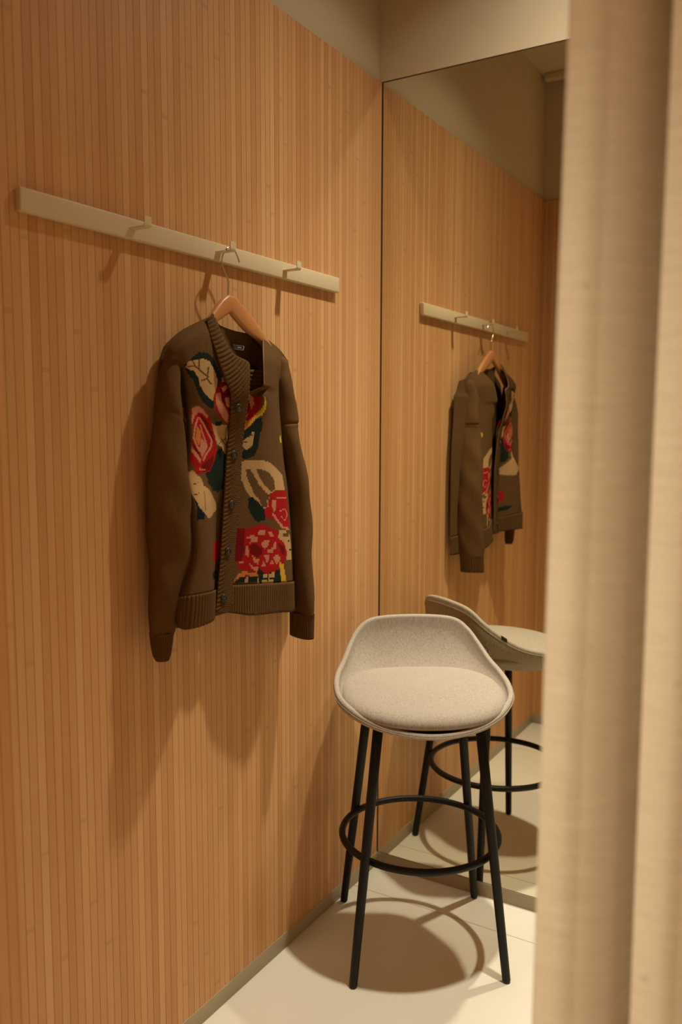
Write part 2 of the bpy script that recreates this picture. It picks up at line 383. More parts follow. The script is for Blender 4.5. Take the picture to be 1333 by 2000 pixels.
SRV=[((0.04,-0.5871,1.5415),0.028,0.02),((0.042,-0.588,1.5267),0.03,0.022),((0.045,-0.5899,1.507),0.033,0.024),((0.048,-0.5885,1.4751),0.036,0.025),((0.05,-0.5823,1.4384),0.037,0.026),((0.052,-0.5771,1.4062),0.038,0.026),((0.052,-0.5783,1.3963),0.038,0.025),((0.055,-0.5746,1.364),0.041,0.026),((0.058,-0.567,1.3264),0.043,0.026),((0.061,-0.5625,1.2887),0.045,0.027),((0.064,-0.5587,1.2381),0.046,0.027),((0.067,-0.5559,1.1872),0.047,0.028),((0.07,-0.5526,1.1104),0.047,0.027),((0.074,-0.5525,1.0335),0.046,0.026),((0.079,-0.5527,0.9563),0.044,0.022),((0.081,-0.5516,0.9356),0.042,0.019),((0.083,-0.5555,0.8753),0.041,0.018)]
HOOKW=[(0.047,-0.7895,1.6823),(0.047,-0.7883,1.7022),(0.047,-0.7889,1.7164),(0.047,-0.7993,1.7301),(0.047,-0.8096,1.747),(0.047,-0.8093,1.7611),(0.047,-0.8003,1.7756),(0.047,-0.786,1.7868),(0.047,-0.7716,1.7882),(0.047,-0.7609,1.7791),(0.047,-0.7519,1.7673),(0.047,-0.7483,1.7601)]
HBODY_TOP=[(0.05,-0.9626,1.5558),(0.05,-0.8969,1.6031),(0.05,-0.8531,1.6364),(0.05,-0.8323,1.6571),(0.05,-0.8111,1.6749),(0.05,-0.7915,1.684),(0.05,-0.7717,1.6821),(0.05,-0.7536,1.671),(0.05,-0.7144,1.6473),(0.05,-0.6718,1.6158),(0.05,-0.613,1.5662)]
HBODY_BOT=[(0.05,-0.9584,1.5417),(0.05,-0.8907,1.5889),(0.05,-0.8364,1.621),(0.05,-0.8136,1.6332),(0.05,-0.7994,1.6402),(0.05,-0.7922,1.6432),(0.05,-0.7868,1.6427),(0.05,-0.7761,1.6361),(0.05,-0.7358,1.6121),(0.05,-0.6801,1.5894),(0.05,-0.6216,1.5488)]
PL=[('green',[(-0.9668,1.5095),(-0.9707,1.5215),(-0.9541,1.5371),(-0.9344,1.5484),(-0.9085,1.5494),(-0.8905,1.5393),(-0.8804,1.5214),(-0.8698,1.5074),(-0.8616,1.4932),(-0.8795,1.4778),(-0.892,1.4629),(-0.892,1.4442),(-0.8926,1.4339),(-0.9084,1.4377),(-0.9264,1.4496),(-0.9356,1.4636),(-0.9437,1.4795),(-0.9516,1.4933),(-0.9634,1.4998),(-0.9594,1.4988)]),('cream',[(-0.9685,1.5167),(-0.9665,1.5264),(-0.9514,1.5323),(-0.9259,1.5369),(-0.9043,1.5323),(-0.8931,1.5206),(-0.8855,1.5066),(-0.8794,1.4924),(-0.8828,1.4777),(-0.892,1.4629),(-0.895,1.4504),(-0.9097,1.4582),(-0.9245,1.47),(-0.9331,1.4819),(-0.9385,1.4978),(-0.9509,1.5103),(-0.9629,1.5117)]),('olive',[(-0.9667,1.5164),(-0.947,1.5179),(-0.9296,1.507),(-0.9085,1.4978),(-0.9056,1.5008),(-0.9263,1.5099),(-0.9455,1.5212),(-0.9671,1.5197)]),('olive',[(-0.9568,1.5298),(-0.9465,1.5178),(-0.9435,1.5195),(-0.9535,1.5316)]),('olive',[(-0.9378,1.5345),(-0.9378,1.515),(-0.9335,1.5153),(-0.9329,1.5349)]),('olive',[(-0.9096,1.5208),(-0.9148,1.4961),(-0.9101,1.4959),(-0.9047,1.5208)]),('olive',[(-0.9286,1.4896),(-0.914,1.4937),(-0.8999,1.4831),(-0.8961,1.4856),(-0.9122,1.497),(-0.9301,1.4928)]),('cream',[(-0.8921,1.4047),(-0.8708,1.3985),(-0.8298,1.4017),(-0.8234,1.3725),(-0.8277,1.3378),(-0.84,1.3382),(-0.8478,1.3535),(-0.8631,1.3581),(-0.8731,1.3752),(-0.882,1.3879)]),('olive',[(-0.8527,1.3722),(-0.8296,1.3535),(-0.8264,1.3547),(-0.8497,1.3734)]),('olive',[(-0.8583,1.3594),(-0.8291,1.3719),(-0.831,1.3733),(-0.8602,1.3608)]),('green',[(-0.8675,1.3454),(-0.848,1.3524),(-0.8298,1.3335),(-0.8189,1.3178),(-0.8169,1.2782),(-0.8329,1.2784),(-0.9058,1.283),(-0.9144,1.2987),(-0.8884,1.3121)]),('green',[(-0.9006,1.3052),(-0.8763,1.3232),(-0.856,1.3396),(-0.8359,1.3325),(-0.8285,1.2952),(-0.8315,1.2646),(-0.8535,1.2562),(-0.8861,1.262),(-0.911,1.2807)]),('red',[(-0.9451,1.4371),(-0.9332,1.4393),(-0.9194,1.4334),(-0.9016,1.4192),(-0.8843,1.3985),(-0.8712,1.3773),(-0.8703,1.3603),(-0.8673,1.3475),(-0.8718,1.3348),(-0.8843,1.3162),(-0.8969,1.3041),(-0.9229,1.3012),(-0.9435,1.298),(-0.9467,1.3125),(-0.9561,1.3229),(-0.9564,1.3372),(-0.9528,1.3636),(-0.9502,1.384),(-0.949,1.4106),(-0.9496,1.4269)]),('wine',[(-0.9325,1.423),(-0.9168,1.417),(-0.8987,1.4047),(-0.881,1.3837),(-0.8753,1.3689),(-0.8809,1.3668),(-0.8914,1.3838),(-0.9114,1.4026),(-0.9271,1.4149)]),('wine',[(-0.9514,1.382),(-0.9536,1.3781),(-0.9512,1.3638),(-0.9322,1.345),(-0.9263,1.3303),(-0.9457,1.3433),(-0.9532,1.3617)]),('wine',[(-0.9239,1.3199),(-0.8987,1.3273),(-0.8794,1.3351),(-0.8843,1.3183),(-0.9006,1.3053),(-0.9227,1.3032)]),('pink',[(-0.9474,1.435),(-0.9352,1.4397),(-0.9221,1.4334),(-0.9028,1.4171),(-0.9069,1.414),(-0.9232,1.4251),(-0.9327,1.4271),(-0.9427,1.4168),(-0.9519,1.4004),(-0.9514,1.382),(-0.9501,1.3922),(-0.9511,1.4106),(-0.9455,1.4249)]),('pink',[(-0.9535,1.3626),(-0.9524,1.3536),(-0.939,1.3431),(-0.9257,1.3303),(-0.9287,1.3211),(-0.9459,1.3371),(-0.955,1.3453)]),('pink',[(-0.9342,1.4175),(-0.9473,1.3947),(-0.9521,1.3737),(-0.941,1.3567),(-0.9307,1.345),(-0.9252,1.3467),(-0.9355,1.3582),(-0.9464,1.3742),(-0.9419,1.3939),(-0.9298,1.4163)]),('pink',[(-0.9317,1.4147),(-0.9168,1.4015),(-0.8993,1.3829),(-0.8868,1.3686),(-0.8903,1.3551),(-0.9115,1.3381),(-0.9212,1.3268),(-0.9157,1.325),(-0.9059,1.336),(-0.8841,1.3535),(-0.8802,1.3694),(-0.8939,1.3847),(-0.9121,1.4036),(-0.928,1.4171)]),('pink',[(-0.927,1.4001),(-0.9179,1.3814),(-0.9076,1.3667),(-0.9042,1.355),(-0.925,1.3341),(-0.9207,1.3325),(-0.8991,1.3542),(-0.9024,1.3677),(-0.9129,1.3824),(-0.9227,1.4009)]),('pink',[(-0.9193,1.3736),(-0.9059,1.3651),(-0.9035,1.3526),(-0.9226,1.3354),(-0.93,1.3511)]),('orange',[(-0.9371,1.3984),(-0.9234,1.3881),(-0.9215,1.3695),(-0.9313,1.3583),(-0.9436,1.3739)]),('pink',[(-0.9346,1.3083),(-0.9122,1.3057),(-0.9113,1.3089),(-0.9339,1.3116)]),('red',[(-0.8666,1.4992),(-0.8306,1.503),(-0.812,1.3985),(-0.835,1.4007),(-0.8622,1.4175),(-0.8813,1.4257),(-0.8914,1.4442),(-0.8906,1.4629),(-0.8827,1.4798),(-0.868,1.4845)]),('wine',[(-0.8762,1.4894),(-0.8302,1.4956),(-0.8211,1.4266),(-0.8415,1.4327),(-0.8662,1.449),(-0.873,1.4677)]),('orange',[(-0.8667,1.5002),(-0.8306,1.5026),(-0.83,1.495),(-0.8665,1.4919)]),('pink',[(-0.8846,1.4652),(-0.8713,1.4698),(-0.8662,1.4511),(-0.8486,1.4325),(-0.8318,1.42),(-0.826,1.4017),(-0.8541,1.4155),(-0.8768,1.432),(-0.8867,1.4485)]),('pink',[(-0.8559,1.4577),(-0.8404,1.4613),(-0.8355,1.437),(-0.8493,1.441)]),('pink',[(-0.868,1.4783),(-0.8499,1.4863),(-0.8413,1.4825),(-0.8612,1.4701)]),('navy',[(-0.8779,1.4069),(-0.8564,1.4095),(-0.8532,1.4027),(-0.871,1.3989)]),('cream',[(-0.9598,1.3055),(-0.9509,1.3084),(-0.9419,1.2989),(-0.9303,1.2901),(-0.9291,1.2756),(-0.9101,1.266),(-0.8861,1.2513),(-0.8569,1.2335),(-0.8519,1.2156),(-0.8875,1.2087),(-0.9356,1.2079),(-0.9447,1.2174),(-0.9541,1.2223),(-0.9635,1.2353),(-0.965,1.2492),(-0.966,1.259),(-0.9632,1.2813)]),('olive',[(-0.9616,1.2772),(-0.9429,1.2812),(-0.9426,1.2831),(-0.9617,1.2792)]),('olive',[(-0.9646,1.258),(-0.9503,1.26),(-0.9507,1.2621),(-0.9638,1.26)]),('olive',[(-0.9341,1.2656),(-0.9461,1.2257),(-0.9429,1.2254),(-0.9311,1.2655)]),('navy',[(-0.966,1.259),(-0.965,1.2492),(-0.9635,1.2353),(-0.9486,1.2188),(-0.9525,1.2074),(-0.9707,1.2081),(-0.9694,1.2184)]),('red',[(-0.8848,1.1417),(-0.8635,1.1479),(-0.832,1.154),(-0.8315,1.1339),(-0.8453,1.1012),(-0.8773,1.1077),(-0.8906,1.1297)]),('green',[(-0.92,1.0906),(-0.8486,1.0827),(-0.8519,1.0632),(-0.9022,1.0728)])]
PR=[('green',[(-0.7741,1.3785),(-0.7457,1.3963),(-0.728,1.4144),(-0.7168,1.419),(-0.7182,1.4031),(-0.7236,1.376),(-0.7291,1.3489),(-0.7394,1.331),(-0.7527,1.3245),(-0.7739,1.3283),(-0.7735,1.3406),(-0.7557,1.3448),(-0.743,1.3491),(-0.7372,1.3648),(-0.7362,1.3828),(-0.7474,1.3761),(-0.7603,1.365),(-0.7739,1.3629)]),('cream',[(-0.7701,1.3606),(-0.7603,1.365),(-0.7493,1.3739),(-0.7365,1.3795),(-0.7367,1.3671),(-0.7424,1.3525),(-0.7539,1.3443),(-0.7614,1.3527)]),('olive',[(-0.7602,1.3593),(-0.7495,1.3637),(-0.7504,1.3662),(-0.7611,1.3618)]),('cream',[(-0.7434,1.3829),(-0.7358,1.3855),(-0.7366,1.3772)]),('red',[(-0.7722,1.4649),(-0.7481,1.469),(-0.7381,1.4714),(-0.723,1.4639),(-0.7224,1.4482),(-0.7247,1.4347),(-0.7336,1.4211),(-0.7448,1.4075),(-0.7706,1.3941)]),('wine',[(-0.7725,1.4671),(-0.7359,1.4681),(-0.7366,1.448),(-0.744,1.4344),(-0.7506,1.4299),(-0.771,1.4274)]),('pink',[(-0.7398,1.4713),(-0.7289,1.4639),(-0.7301,1.4481),(-0.7355,1.4357),(-0.7384,1.448)]),('pink',[(-0.7568,1.4231),(-0.743,1.4266),(-0.7481,1.4187),(-0.7567,1.4086)]),('orange',[(-0.7745,1.4007),(-0.7446,1.4116),(-0.7336,1.4206),(-0.7234,1.4347),(-0.7174,1.4392),(-0.7172,1.4257),(-0.7279,1.4166),(-0.7412,1.4008),(-0.7544,1.3891),(-0.7742,1.383)]),('yellow',[(-0.7193,1.465),(-0.7167,1.465),(-0.7093,1.4484),(-0.7124,1.4343),(-0.7179,1.423),(-0.7301,1.4157),(-0.7395,1.4026),(-0.7456,1.3986),(-0.7386,1.4121),(-0.727,1.4256),(-0.72,1.4392),(-0.7166,1.4494)]),('yellow',[(-0.6438,1.3729),(-0.6276,1.3774),(-0.6218,1.3584),(-0.6391,1.3611)]),('cream',[(-0.7739,1.3181),(-0.7507,1.3225),(-0.7153,1.3206),(-0.689,1.3128),(-0.6664,1.2999),(-0.6389,1.282),(-0.6339,1.2581),(-0.6305,1.2455),(-0.6773,1.2487),(-0.6947,1.2428),(-0.7032,1.2114),(-0.7146,1.2095),(-0.7335,1.2295),(-0.7478,1.2371),(-0.7592,1.2535),(-0.7675,1.2764),(-0.7731,1.299)]),('olive',[(-0.7576,1.3031),(-0.7492,1.3029),(-0.74,1.2867),(-0.7283,1.2658),(-0.7114,1.2489),(-0.6964,1.2399),(-0.7033,1.2126),(-0.7194,1.2149),(-0.7284,1.2315),(-0.7407,1.2458),(-0.7475,1.2643),(-0.7558,1.2828)]),('olive',[(-0.7366,1.3025),(-0.7208,1.2998),(-0.697,1.2919),(-0.6795,1.2749),(-0.6765,1.2526),(-0.6912,1.2472),(-0.7114,1.2627),(-0.7259,1.2794)]),('green',[(-0.7542,1.2363),(-0.7433,1.2369),(-0.7283,1.2246),(-0.7074,1.2001),(-0.7107,1.1814),(-0.7337,1.1809),(-0.7464,1.196),(-0.7539,1.2147)]),('red',[(-0.6911,1.2454),(-0.6661,1.248),(-0.624,1.2467),(-0.618,1.1972),(-0.6164,1.1562),(-0.6435,1.1591),(-0.6667,1.1675),(-0.6859,1.1821),(-0.7081,1.1897),(-0.7128,1.2028),(-0.6982,1.2273)]),('pink',[(-0.6864,1.2288),(-0.6748,1.2269),(-0.6748,1.2046),(-0.6822,1.1993),(-0.6892,1.2127)]),('pink',[(-0.6904,1.1948),(-0.6732,1.1759),(-0.6567,1.1595),(-0.6194,1.149),(-0.615,1.154),(-0.6493,1.1632),(-0.666,1.1785),(-0.684,1.1976)]),('pink',[(-0.6608,1.1977),(-0.6399,1.2027),(-0.6265,1.1884),(-0.6422,1.1769),(-0.6526,1.1869),(-0.657,1.1859),(-0.6411,1.1743),(-0.6209,1.1879),(-0.6372,1.2049),(-0.6637,1.2001)]),('pink',[(-0.6729,1.2308),(-0.6243,1.2275),(-0.6238,1.231),(-0.6728,1.2343)]),('pink',[(-0.7055,1.2276),(-0.7039,1.2113),(-0.6994,1.2112),(-0.7008,1.2276)]),('red',[(-0.7823,1.1464),(-0.7642,1.1676),(-0.7387,1.169),(-0.7234,1.1764),(-0.699,1.1657),(-0.6739,1.1564),(-0.6546,1.1366),(-0.6373,1.1083),(-0.644,1.0852),(-0.6624,1.0687),(-0.6839,1.0592),(-0.7138,1.0582),(-0.7332,1.0587),(-0.7559,1.0694),(-0.7814,1.0758),(-0.7884,1.1016),(-0.7879,1.1265)]),('wine',[(-0.7888,1.1673),(-0.7617,1.1686),(-0.7672,1.1405),(-0.764,1.1174),(-0.7749,1.0933),(-0.7913,1.0951)]),('wine',[(-0.6722,1.1245),(-0.6472,1.1143),(-0.6488,1.0906),(-0.6614,1.1018)]),('wine',[(-0.7523,1.1277),(-0.7371,1.1314),(-0.7206,1.1178),(-0.721,1.1015),(-0.7376,1.1005),(-0.7502,1.1091)]),('pink',[(-0.7312,1.1535),(-0.7233,1.1625),(-0.7107,1.1591),(-0.7094,1.1464),(-0.7262,1.148)]),('pink',[(-0.7026,1.1537),(-0.6899,1.1525),(-0.6832,1.1392),(-0.6963,1.1428)]),('pink',[(-0.7646,1.1448),(-0.7495,1.1504),(-0.7322,1.1471),(-0.7337,1.1348),(-0.7547,1.1321),(-0.747,1.1406)]),('pink',[(-0.7242,1.1297),(-0.712,1.136),(-0.6972,1.1345),(-0.7023,1.1228),(-0.7124,1.1158)]),('pink',[(-0.6878,1.1261),(-0.6781,1.1279),(-0.6761,1.1154),(-0.685,1.1112)]),('pink',[(-0.7069,1.1117),(-0.6872,1.1161),(-0.6863,1.1043),(-0.7035,1.1038)]),('pink',[(-0.716,1.1014),(-0.6998,1.102),(-0.7002,1.0898),(-0.7071,1.0824)]),('pink',[(-0.6894,1.091),(-0.6761,1.0998),(-0.6613,1.0876),(-0.6769,1.0765)]),('pink',[(-0.7628,1.1291),(-0.7557,1.1262),(-0.7548,1.1022),(-0.7632,1.1047)]),('pink',[(-0.748,1.1048),(-0.7376,1.0963),(-0.7256,1.0951),(-0.7322,1.0814),(-0.7426,1.0894)]),('pink',[(-0.759,1.0921),(-0.7456,1.0791),(-0.7322,1.0749),(-0.7353,1.0625),(-0.7489,1.0739)]),('pink',[(-0.7226,1.078),(-0.7173,1.0876),(-0.7097,1.0764)]),('pink',[(-0.6987,1.0798),(-0.6918,1.0884),(-0.6865,1.0783)]),('pink',[(-0.7863,1.09),(-0.7706,1.0933),(-0.7652,1.0872)]),('cream',[(-0.6653,1.1549),(-0.6437,1.1549),(-0.6342,1.1438),(-0.6183,1.1401),(-0.6125,1.1124),(-0.611,1.0778),(-0.6427,1.0822),(-0.6388,1.1013),(-0.6509,1.1267),(-0.6699,1.136)]),('olive',[(-0.6518,1.1463),(-0.6231,1.143),(-0.6238,1.1349),(-0.6499,1.138)]),('green',[(-0.6458,1.1238),(-0.6226,1.1234),(-0.6231,1.1256),(-0.6466,1.126)]),('green',[(-0.6339,1.102),(-0.6135,1.1018),(-0.6141,1.104),(-0.6347,1.1042)]),('orange',[(-0.7949,1.05),(-0.7827,1.0668),(-0.7661,1.0694),(-0.7354,1.0608),(-0.733,1.0536),(-0.7612,1.0596),(-0.7793,1.0568)]),('green',[(-0.7923,1.0462),(-0.7766,1.0587),(-0.7322,1.0535),(-0.7326,1.0389)]),('pink',[(-0.7676,1.0443),(-0.7664,1.0522),(-0.7583,1.0558),(-0.7587,1.0432)]),('cream',[(-0.7338,1.0593),(-0.7298,1.0385),(-0.7354,1.0392)]),('green',[(-0.732,1.0702),(-0.6669,1.0622),(-0.6644,1.0296),(-0.73,1.0386)]),('cream',[(-0.7195,1.0559),(-0.7054,1.0581),(-0.706,1.0354),(-0.7214,1.0374)]),('green',[(-0.7199,1.045),(-0.7068,1.0432),(-0.7067,1.0465),(-0.7198,1.0482)]),('cream',[(-0.7019,1.0548),(-0.6868,1.0605),(-0.6837,1.0473),(-0.6909,1.0334),(-0.7041,1.0351)]),('green',[(-0.7009,1.0425),(-0.6846,1.0403),(-0.6846,1.0437),(-0.7007,1.0457)]),('red',[(-0.7304,1.0724),(-0.6775,1.0695),(-0.6836,1.0584),(-0.7138,1.0582)]),('yellow',[(-0.6683,1.0795),(-0.6545,1.0735),(-0.646,1.0268),(-0.6637,1.0295)])]
# ------------------------------------------------------------------ the room
H_WOOD, H_CEIL, Y_FRONT, X_STUB, X_RIGHT = 2.397, 2.9225, -1.533, 0.253, 1.78
Y_OUT = -1.655
v, f = [], []; box(v, f, -.12, 3.6, -5.0, .10, -.08, 0)
struct(obj('floor', v, f, M_FLOOR))
v, f = [], []; box(v, f, -.12, X_RIGHT+.1, Y_OUT, .10, H_CEIL, H_CEIL+.08)
struct(obj('ceiling', v, f, M_PLASTER))
# plastered walls (left, back above and behind the mirror, right, front stub)
struct(box_obj('wall_left', -.12, -.010, Y_OUT, .10, 0, H_CEIL, M_PLASTER))
def step_wall():
    v, f = [], []
    box(v, f, -.010, X_RIGHT, .004, .10, 0, H_WOOD+.004)      # behind the mirror
    box(v, f, -.010, X_RIGHT, 0.0, .10, H_WOOD+.004, H_CEIL)  # above the mirror, flush with it
    return v, f
struct(obj('wall_back', *step_wall(), M_PLASTER))
struct(box_obj('wall_right', X_RIGHT, X_RIGHT+.1, Y_OUT, .10, 0, H_CEIL, M_PLASTER))
struct(box_obj('wall_front', -.010, X_STUB-.010, Y_OUT, Y_FRONT-.010, 0, H_CEIL, M_PLASTER))

struct(box_obj('wall_rear', -.12, 3.6, -5.0, -4.9, 0, 2.6, M_PLASTER))   # far wall of the shop, opposite the booth

def slat_panel(name, along, a0, a1, base, nrm, z0, z1, mat, depth=.010, flip=False):
    """one continuous panel of flat narrow slats: grooves cut between them"""
    P = PITCH_SLAT; g, d = .0006, .0022
    prof = []
    k0 = math.floor(a0/P); k = k0
    while k*P < a1:
        s, e = max(k*P, a0), min((k+1)*P, a1)
        prof += [(s, -d), (s+g*.5, -d), (s+g, 0), (e-g, 0), (e-g*.5, -d)]
        k += 1
    prof.append((a1, -d))
    v, f = [], []
    for (a, o) in prof:
        for z in (z0, z1):
            q = base + nrm*o
            v.append((q, a, z) if along == 'Y' else (a, q, z))
    n = len(prof)
    for i in range(n-1):
        q = (2*i, 2*i+2, 2*i+3, 2*i+1)
        f.append(q[::-1] if flip else q)
    # closed sides and back
    b = len(v)
    for a in (a0, a1):
        for z in (z0, z1):
            q = base - nrm*depth
            v.append((q, a, z) if along == 'Y' else (a, q, z))
    f += [(b, b+1, b+3, b+2), (0, 1, b+1, b), (2*n-2, b+2, b+3, 2*n-1)]
    f += [tuple([2*i+1 for i in range(n)]+[b+3, b+1]), tuple([2*i for i in range(n)][::-1]+[b, b+2])]
    return struct(obj(name, v, f, mat))
HB = .0429
slat_panel('trim_1', 'Y', Y_FRONT, -.0015, 0.0, 1, HB, H_WOOD, M_WOOD_L)
slat_panel('trim_2', 'X', .0, X_STUB, Y_FRONT, 1, HB, H_WOOD, M_WOOD_F, flip=True)
slat_panel('trim_3', 'Y', Y_OUT, Y_FRONT-.0105, X_STUB, 1, HB, H_WOOD, M_WOOD_L)
struct(box_obj('baseboard_left', -.010, .0015, Y_FRONT, 0.003, 0, HB, M_BASE, bevel=.0008))
struct(box_obj('baseboard_back', .0015, X_RIGHT, -.0015, .004, 0, HB, M_BASE, bevel=.0008))
struct(box_obj('baseboard_front', .0015, X_STUB, Y_FRONT-.01, Y_FRONT+.0015, 0, HB, M_BASE, bevel=.0008))

# ------------------------------------------------------------------ mirror
mir = thing('wall_mirror', (.9, .0, HB))
def loc(o, base):       # keep world placement when parented to an unrotated base
    o.location = tuple(-q for q in base); return o
MX0 = .0045
g = box_obj('mirror_glass', MX0, X_RIGHT-.004, 0.0, .003, HB+.0015, H_WOOD, M_MIRROR, mir); loc(g, mir.location)
v, f = [], []
box(v, f, .0006, MX0, -.0002, .0035, HB+.0005, H_WOOD)
box(v, f, .0006, X_RIGHT-.004, -.0003, .0035, H_WOOD, H_WOOD+.0011)
box(v, f, .0006, X_RIGHT-.004, -.0004, .0035, HB, HB+.0015)
e = obj('mirror_edge', v, f, M_MEDGE, mir); loc(e, mir.location)
tag(mir, 'tall frameless wall mirror reflecting the slatted wall, above the low grey baseboard', 'mirror')

# ------------------------------------------------------------------ coat rail with three hooks
rail = thing('coat_rail', (0, -.785, 1.78))
RL = rail.location
b = box_obj('rail_bar', .0003, .0155, -1.305, -.2655, 1.7598, 1.8, M_RAILPAINT, rail, bevel=.0028, seg=3); loc(b, RL)
for yc in (-1.045, -.783, -.525):
    v, f = [], []
    # flat strip: arm out from the bar, then an upright tip
    w = .0095
    prof = [(.0150, 1.7782), (.0540, 1.7782), (.0565, 1.7800), (.0575, 1.7830), (.0575, 1.7985), (.0553, 1.7985), (.0553, 1.7835), (.0547, 1.7815), (.0530, 1.7806), (.0150, 1.7806)]
    for y in (yc-w, yc+w): v += [(x, y, z) for x, z in prof]
    n = len(prof)
    f = [tuple(range(n))[::-1], tuple(range(n, 2*n))] + [(i, (i+1) % n, n+(i+1) % n, n+i) for i in range(n)]
    h = obj('hook', v, f, M_RAILPAINT, rail); loc(h, RL)
    m = h.modifiers.new('bevel', 'BEVEL'); m.width = .0006; m.segments = 2; m.limit_method = 'ANGLE'
tag(rail, 'long cream painted coat rail with three flat hooks on slatted wood wall', 'coat rail')

# ------------------------------------------------------------------ hanger
hang = thing('clothes_hanger', (.047, -.785, 1.56)); HL = hang.location
n = 48
T = [ev(HBODY_TOP, (len(HBODY_TOP)-1)*i/n) for i in range(n+1)]
B = [ev(HBODY_BOT, (len(HBODY_BOT)-1)*i/n) for i in range(n+1)]
v, f = [], []
K = 12
for i in range(n+1):
    t, bt = T[i], B[i]; c = (t+bt)/2; h = (t-bt)/2
    for k in range(K):
        a = 2*PI*k/K
        ca, sa = math.cos(a), math.sin(a)
        ca = math.copysign(abs(ca)**.55, ca); sa = math.copysign(abs(sa)**.55, sa)
        p = c + h*ca; v.append((p.x + .0075*sa, p.y, p.z))
for i in range(n):
    for k in range(K):
        k2 = (k+1) % K; f.append((i*K+k, i*K+k2, (i+1)*K+k2, (i+1)*K+k))
f += [tuple(range(K))[::-1], tuple(n*K+k for k in range(K))]
o = obj('hanger_body', v, f, M_HANGER, hang, smooth=True); loc(o, HL)
hp = [ev(HOOKW, (len(HOOKW)-1)*i/60, catm) for i in range(61)]
o = tube('wire_hook', hp, .0017, M_CHROME, hang, n=10); loc(o, HL)
tag(hang, 'pale wooden clothes hanger with steel wire hook, hung on the middle hook', 'clothes hanger')

# ------------------------------------------------------------------ cardigan
card = thing('cardigan', (.06, -.79, 1.30)); CL = Vector(card.location)
def L(o): o.location = -CL; return o
def inside(y, z, P):
    r = False; j = len(P)-1
    for i in range(len(P)):
        (a, b), (c, d) = P[i], P[j]
        if (b > z) != (d > z) and y < (c-a)*(z-b)/(d-b)+a: r = not r
        j = i
    return r
def patterned(name, G, nu, nv, PT):
    v, f, uv = loft(G, nu, nv)
    bb = [(KIDX[c], P, min(p[0] for p in P), max(p[0] for p in P), min(p[1] for p in P), max(p[1] for p in P)) for c, P in PT]
    fm = []
    for q in f:
        y = sum(v[i].y for i in q)/4; z = sum(v[i].z for i in q)/4; k = 0
        for c, P, a, b_, d, e_ in bb:
            if a <= y <= b_ and d <= z <= e_ and inside(y, z, P): k = c
        fm.append(k)
    o = obj(name, v, f, parent=card, smooth=True, uvs=uv, mats=KLIST, fmat=fm)
    solid(L(o), .0028); return o
def ribs(per, amp, along='u'):
    def d(u, vv, a, b):
        s = math.sin(2*PI*(u if along == 'u' else vv)/per)
        return amp*abs(s)**.55
    return d
def knit_loft(name, G, nu, nv, parent, disp=None, th=.003, mat=None):
    v, f, uv = loft(G, nu, nv, disp)
    o = obj(name, v, f, mat or KN['olive'], parent, smooth=True, uvs=uv)
    solid(o, th); return o
pl = patterned('front_panel', GL[:9], 90, 220, PL)
pl['label'] = 'front panel with a single large red rose and a pale leaf'
pr = patterned('front_panel', GR[:9], 110, 220, PR)
pr['label'] = 'front panel with pale ring leaf and round red peony above the hem'
hl = knit_loft('hem_band', GL[8:], 260, 12, pl, ribs(.0170, .0042))
hr = knit_loft('hem_band', GR[8:], 320, 12, pr, ribs(.0132, .0036))
# button band down the front edge
kb = len(BAND)
bd = [[Vector(r[0]), Vector(r[0]).lerp(Vector(r[1]), .35)+Vector((.0025, 0, 0)), Vector(r[0]).lerp(Vector(r[1]), .75)+Vector((.002, 0, 0)), Vector(r[1])] for r in BAND]
bb_ = knit_loft('button_band', bd, 14, 520, card, ribs(.0190, .0040, 'v'), .004); L(bb_)
ed = tube('piping', [ev([r[1] for r in BAND], (kb-1)*i/120)+Vector((.0012, 0, 0)) for i in range(121)], .0013, M_PIPE, bb_, n=8)
ib = knit_loft('button_band', IB, 12, 70, card, ribs(.0190, .0042, 'v'), .003); L(ib)
ib['label'] = 'ribbed inner face of the far button band at the neck'
re_ = tube('piping', [ev([GR[0][0], GR[1][0], GR[2][0]], 2*i/30) for i in range(31)], .0014, M_PIPE, pr, n=8)
bn = knit_loft('collar', BN, 60, 20, card, ribs(.015, .003), .003); L(bn)
# back of the garment
def back_grid():
    rows = []
    for z, y0, y1 in ((1.597, -.90, -.655), (1.585, -.93, -.63), (1.555, -.97, -.60), (1.50, -.985, -.605), (1.40, -.985, -.603), (1.25, -.985, -.603), (1.10, -.99, -.603), (.97, -.99, -.603)):
        rows.append([(.022 + (.006 if k in (1, 3) else 0), y0+(y1-y0)*k/4, z - (.012 if z > 1.59 and k == 2 else 0)) for k in range(5)])
    return rows
bk = knit_loft('back_panel', back_grid(), 60, 120, card); L(bk)

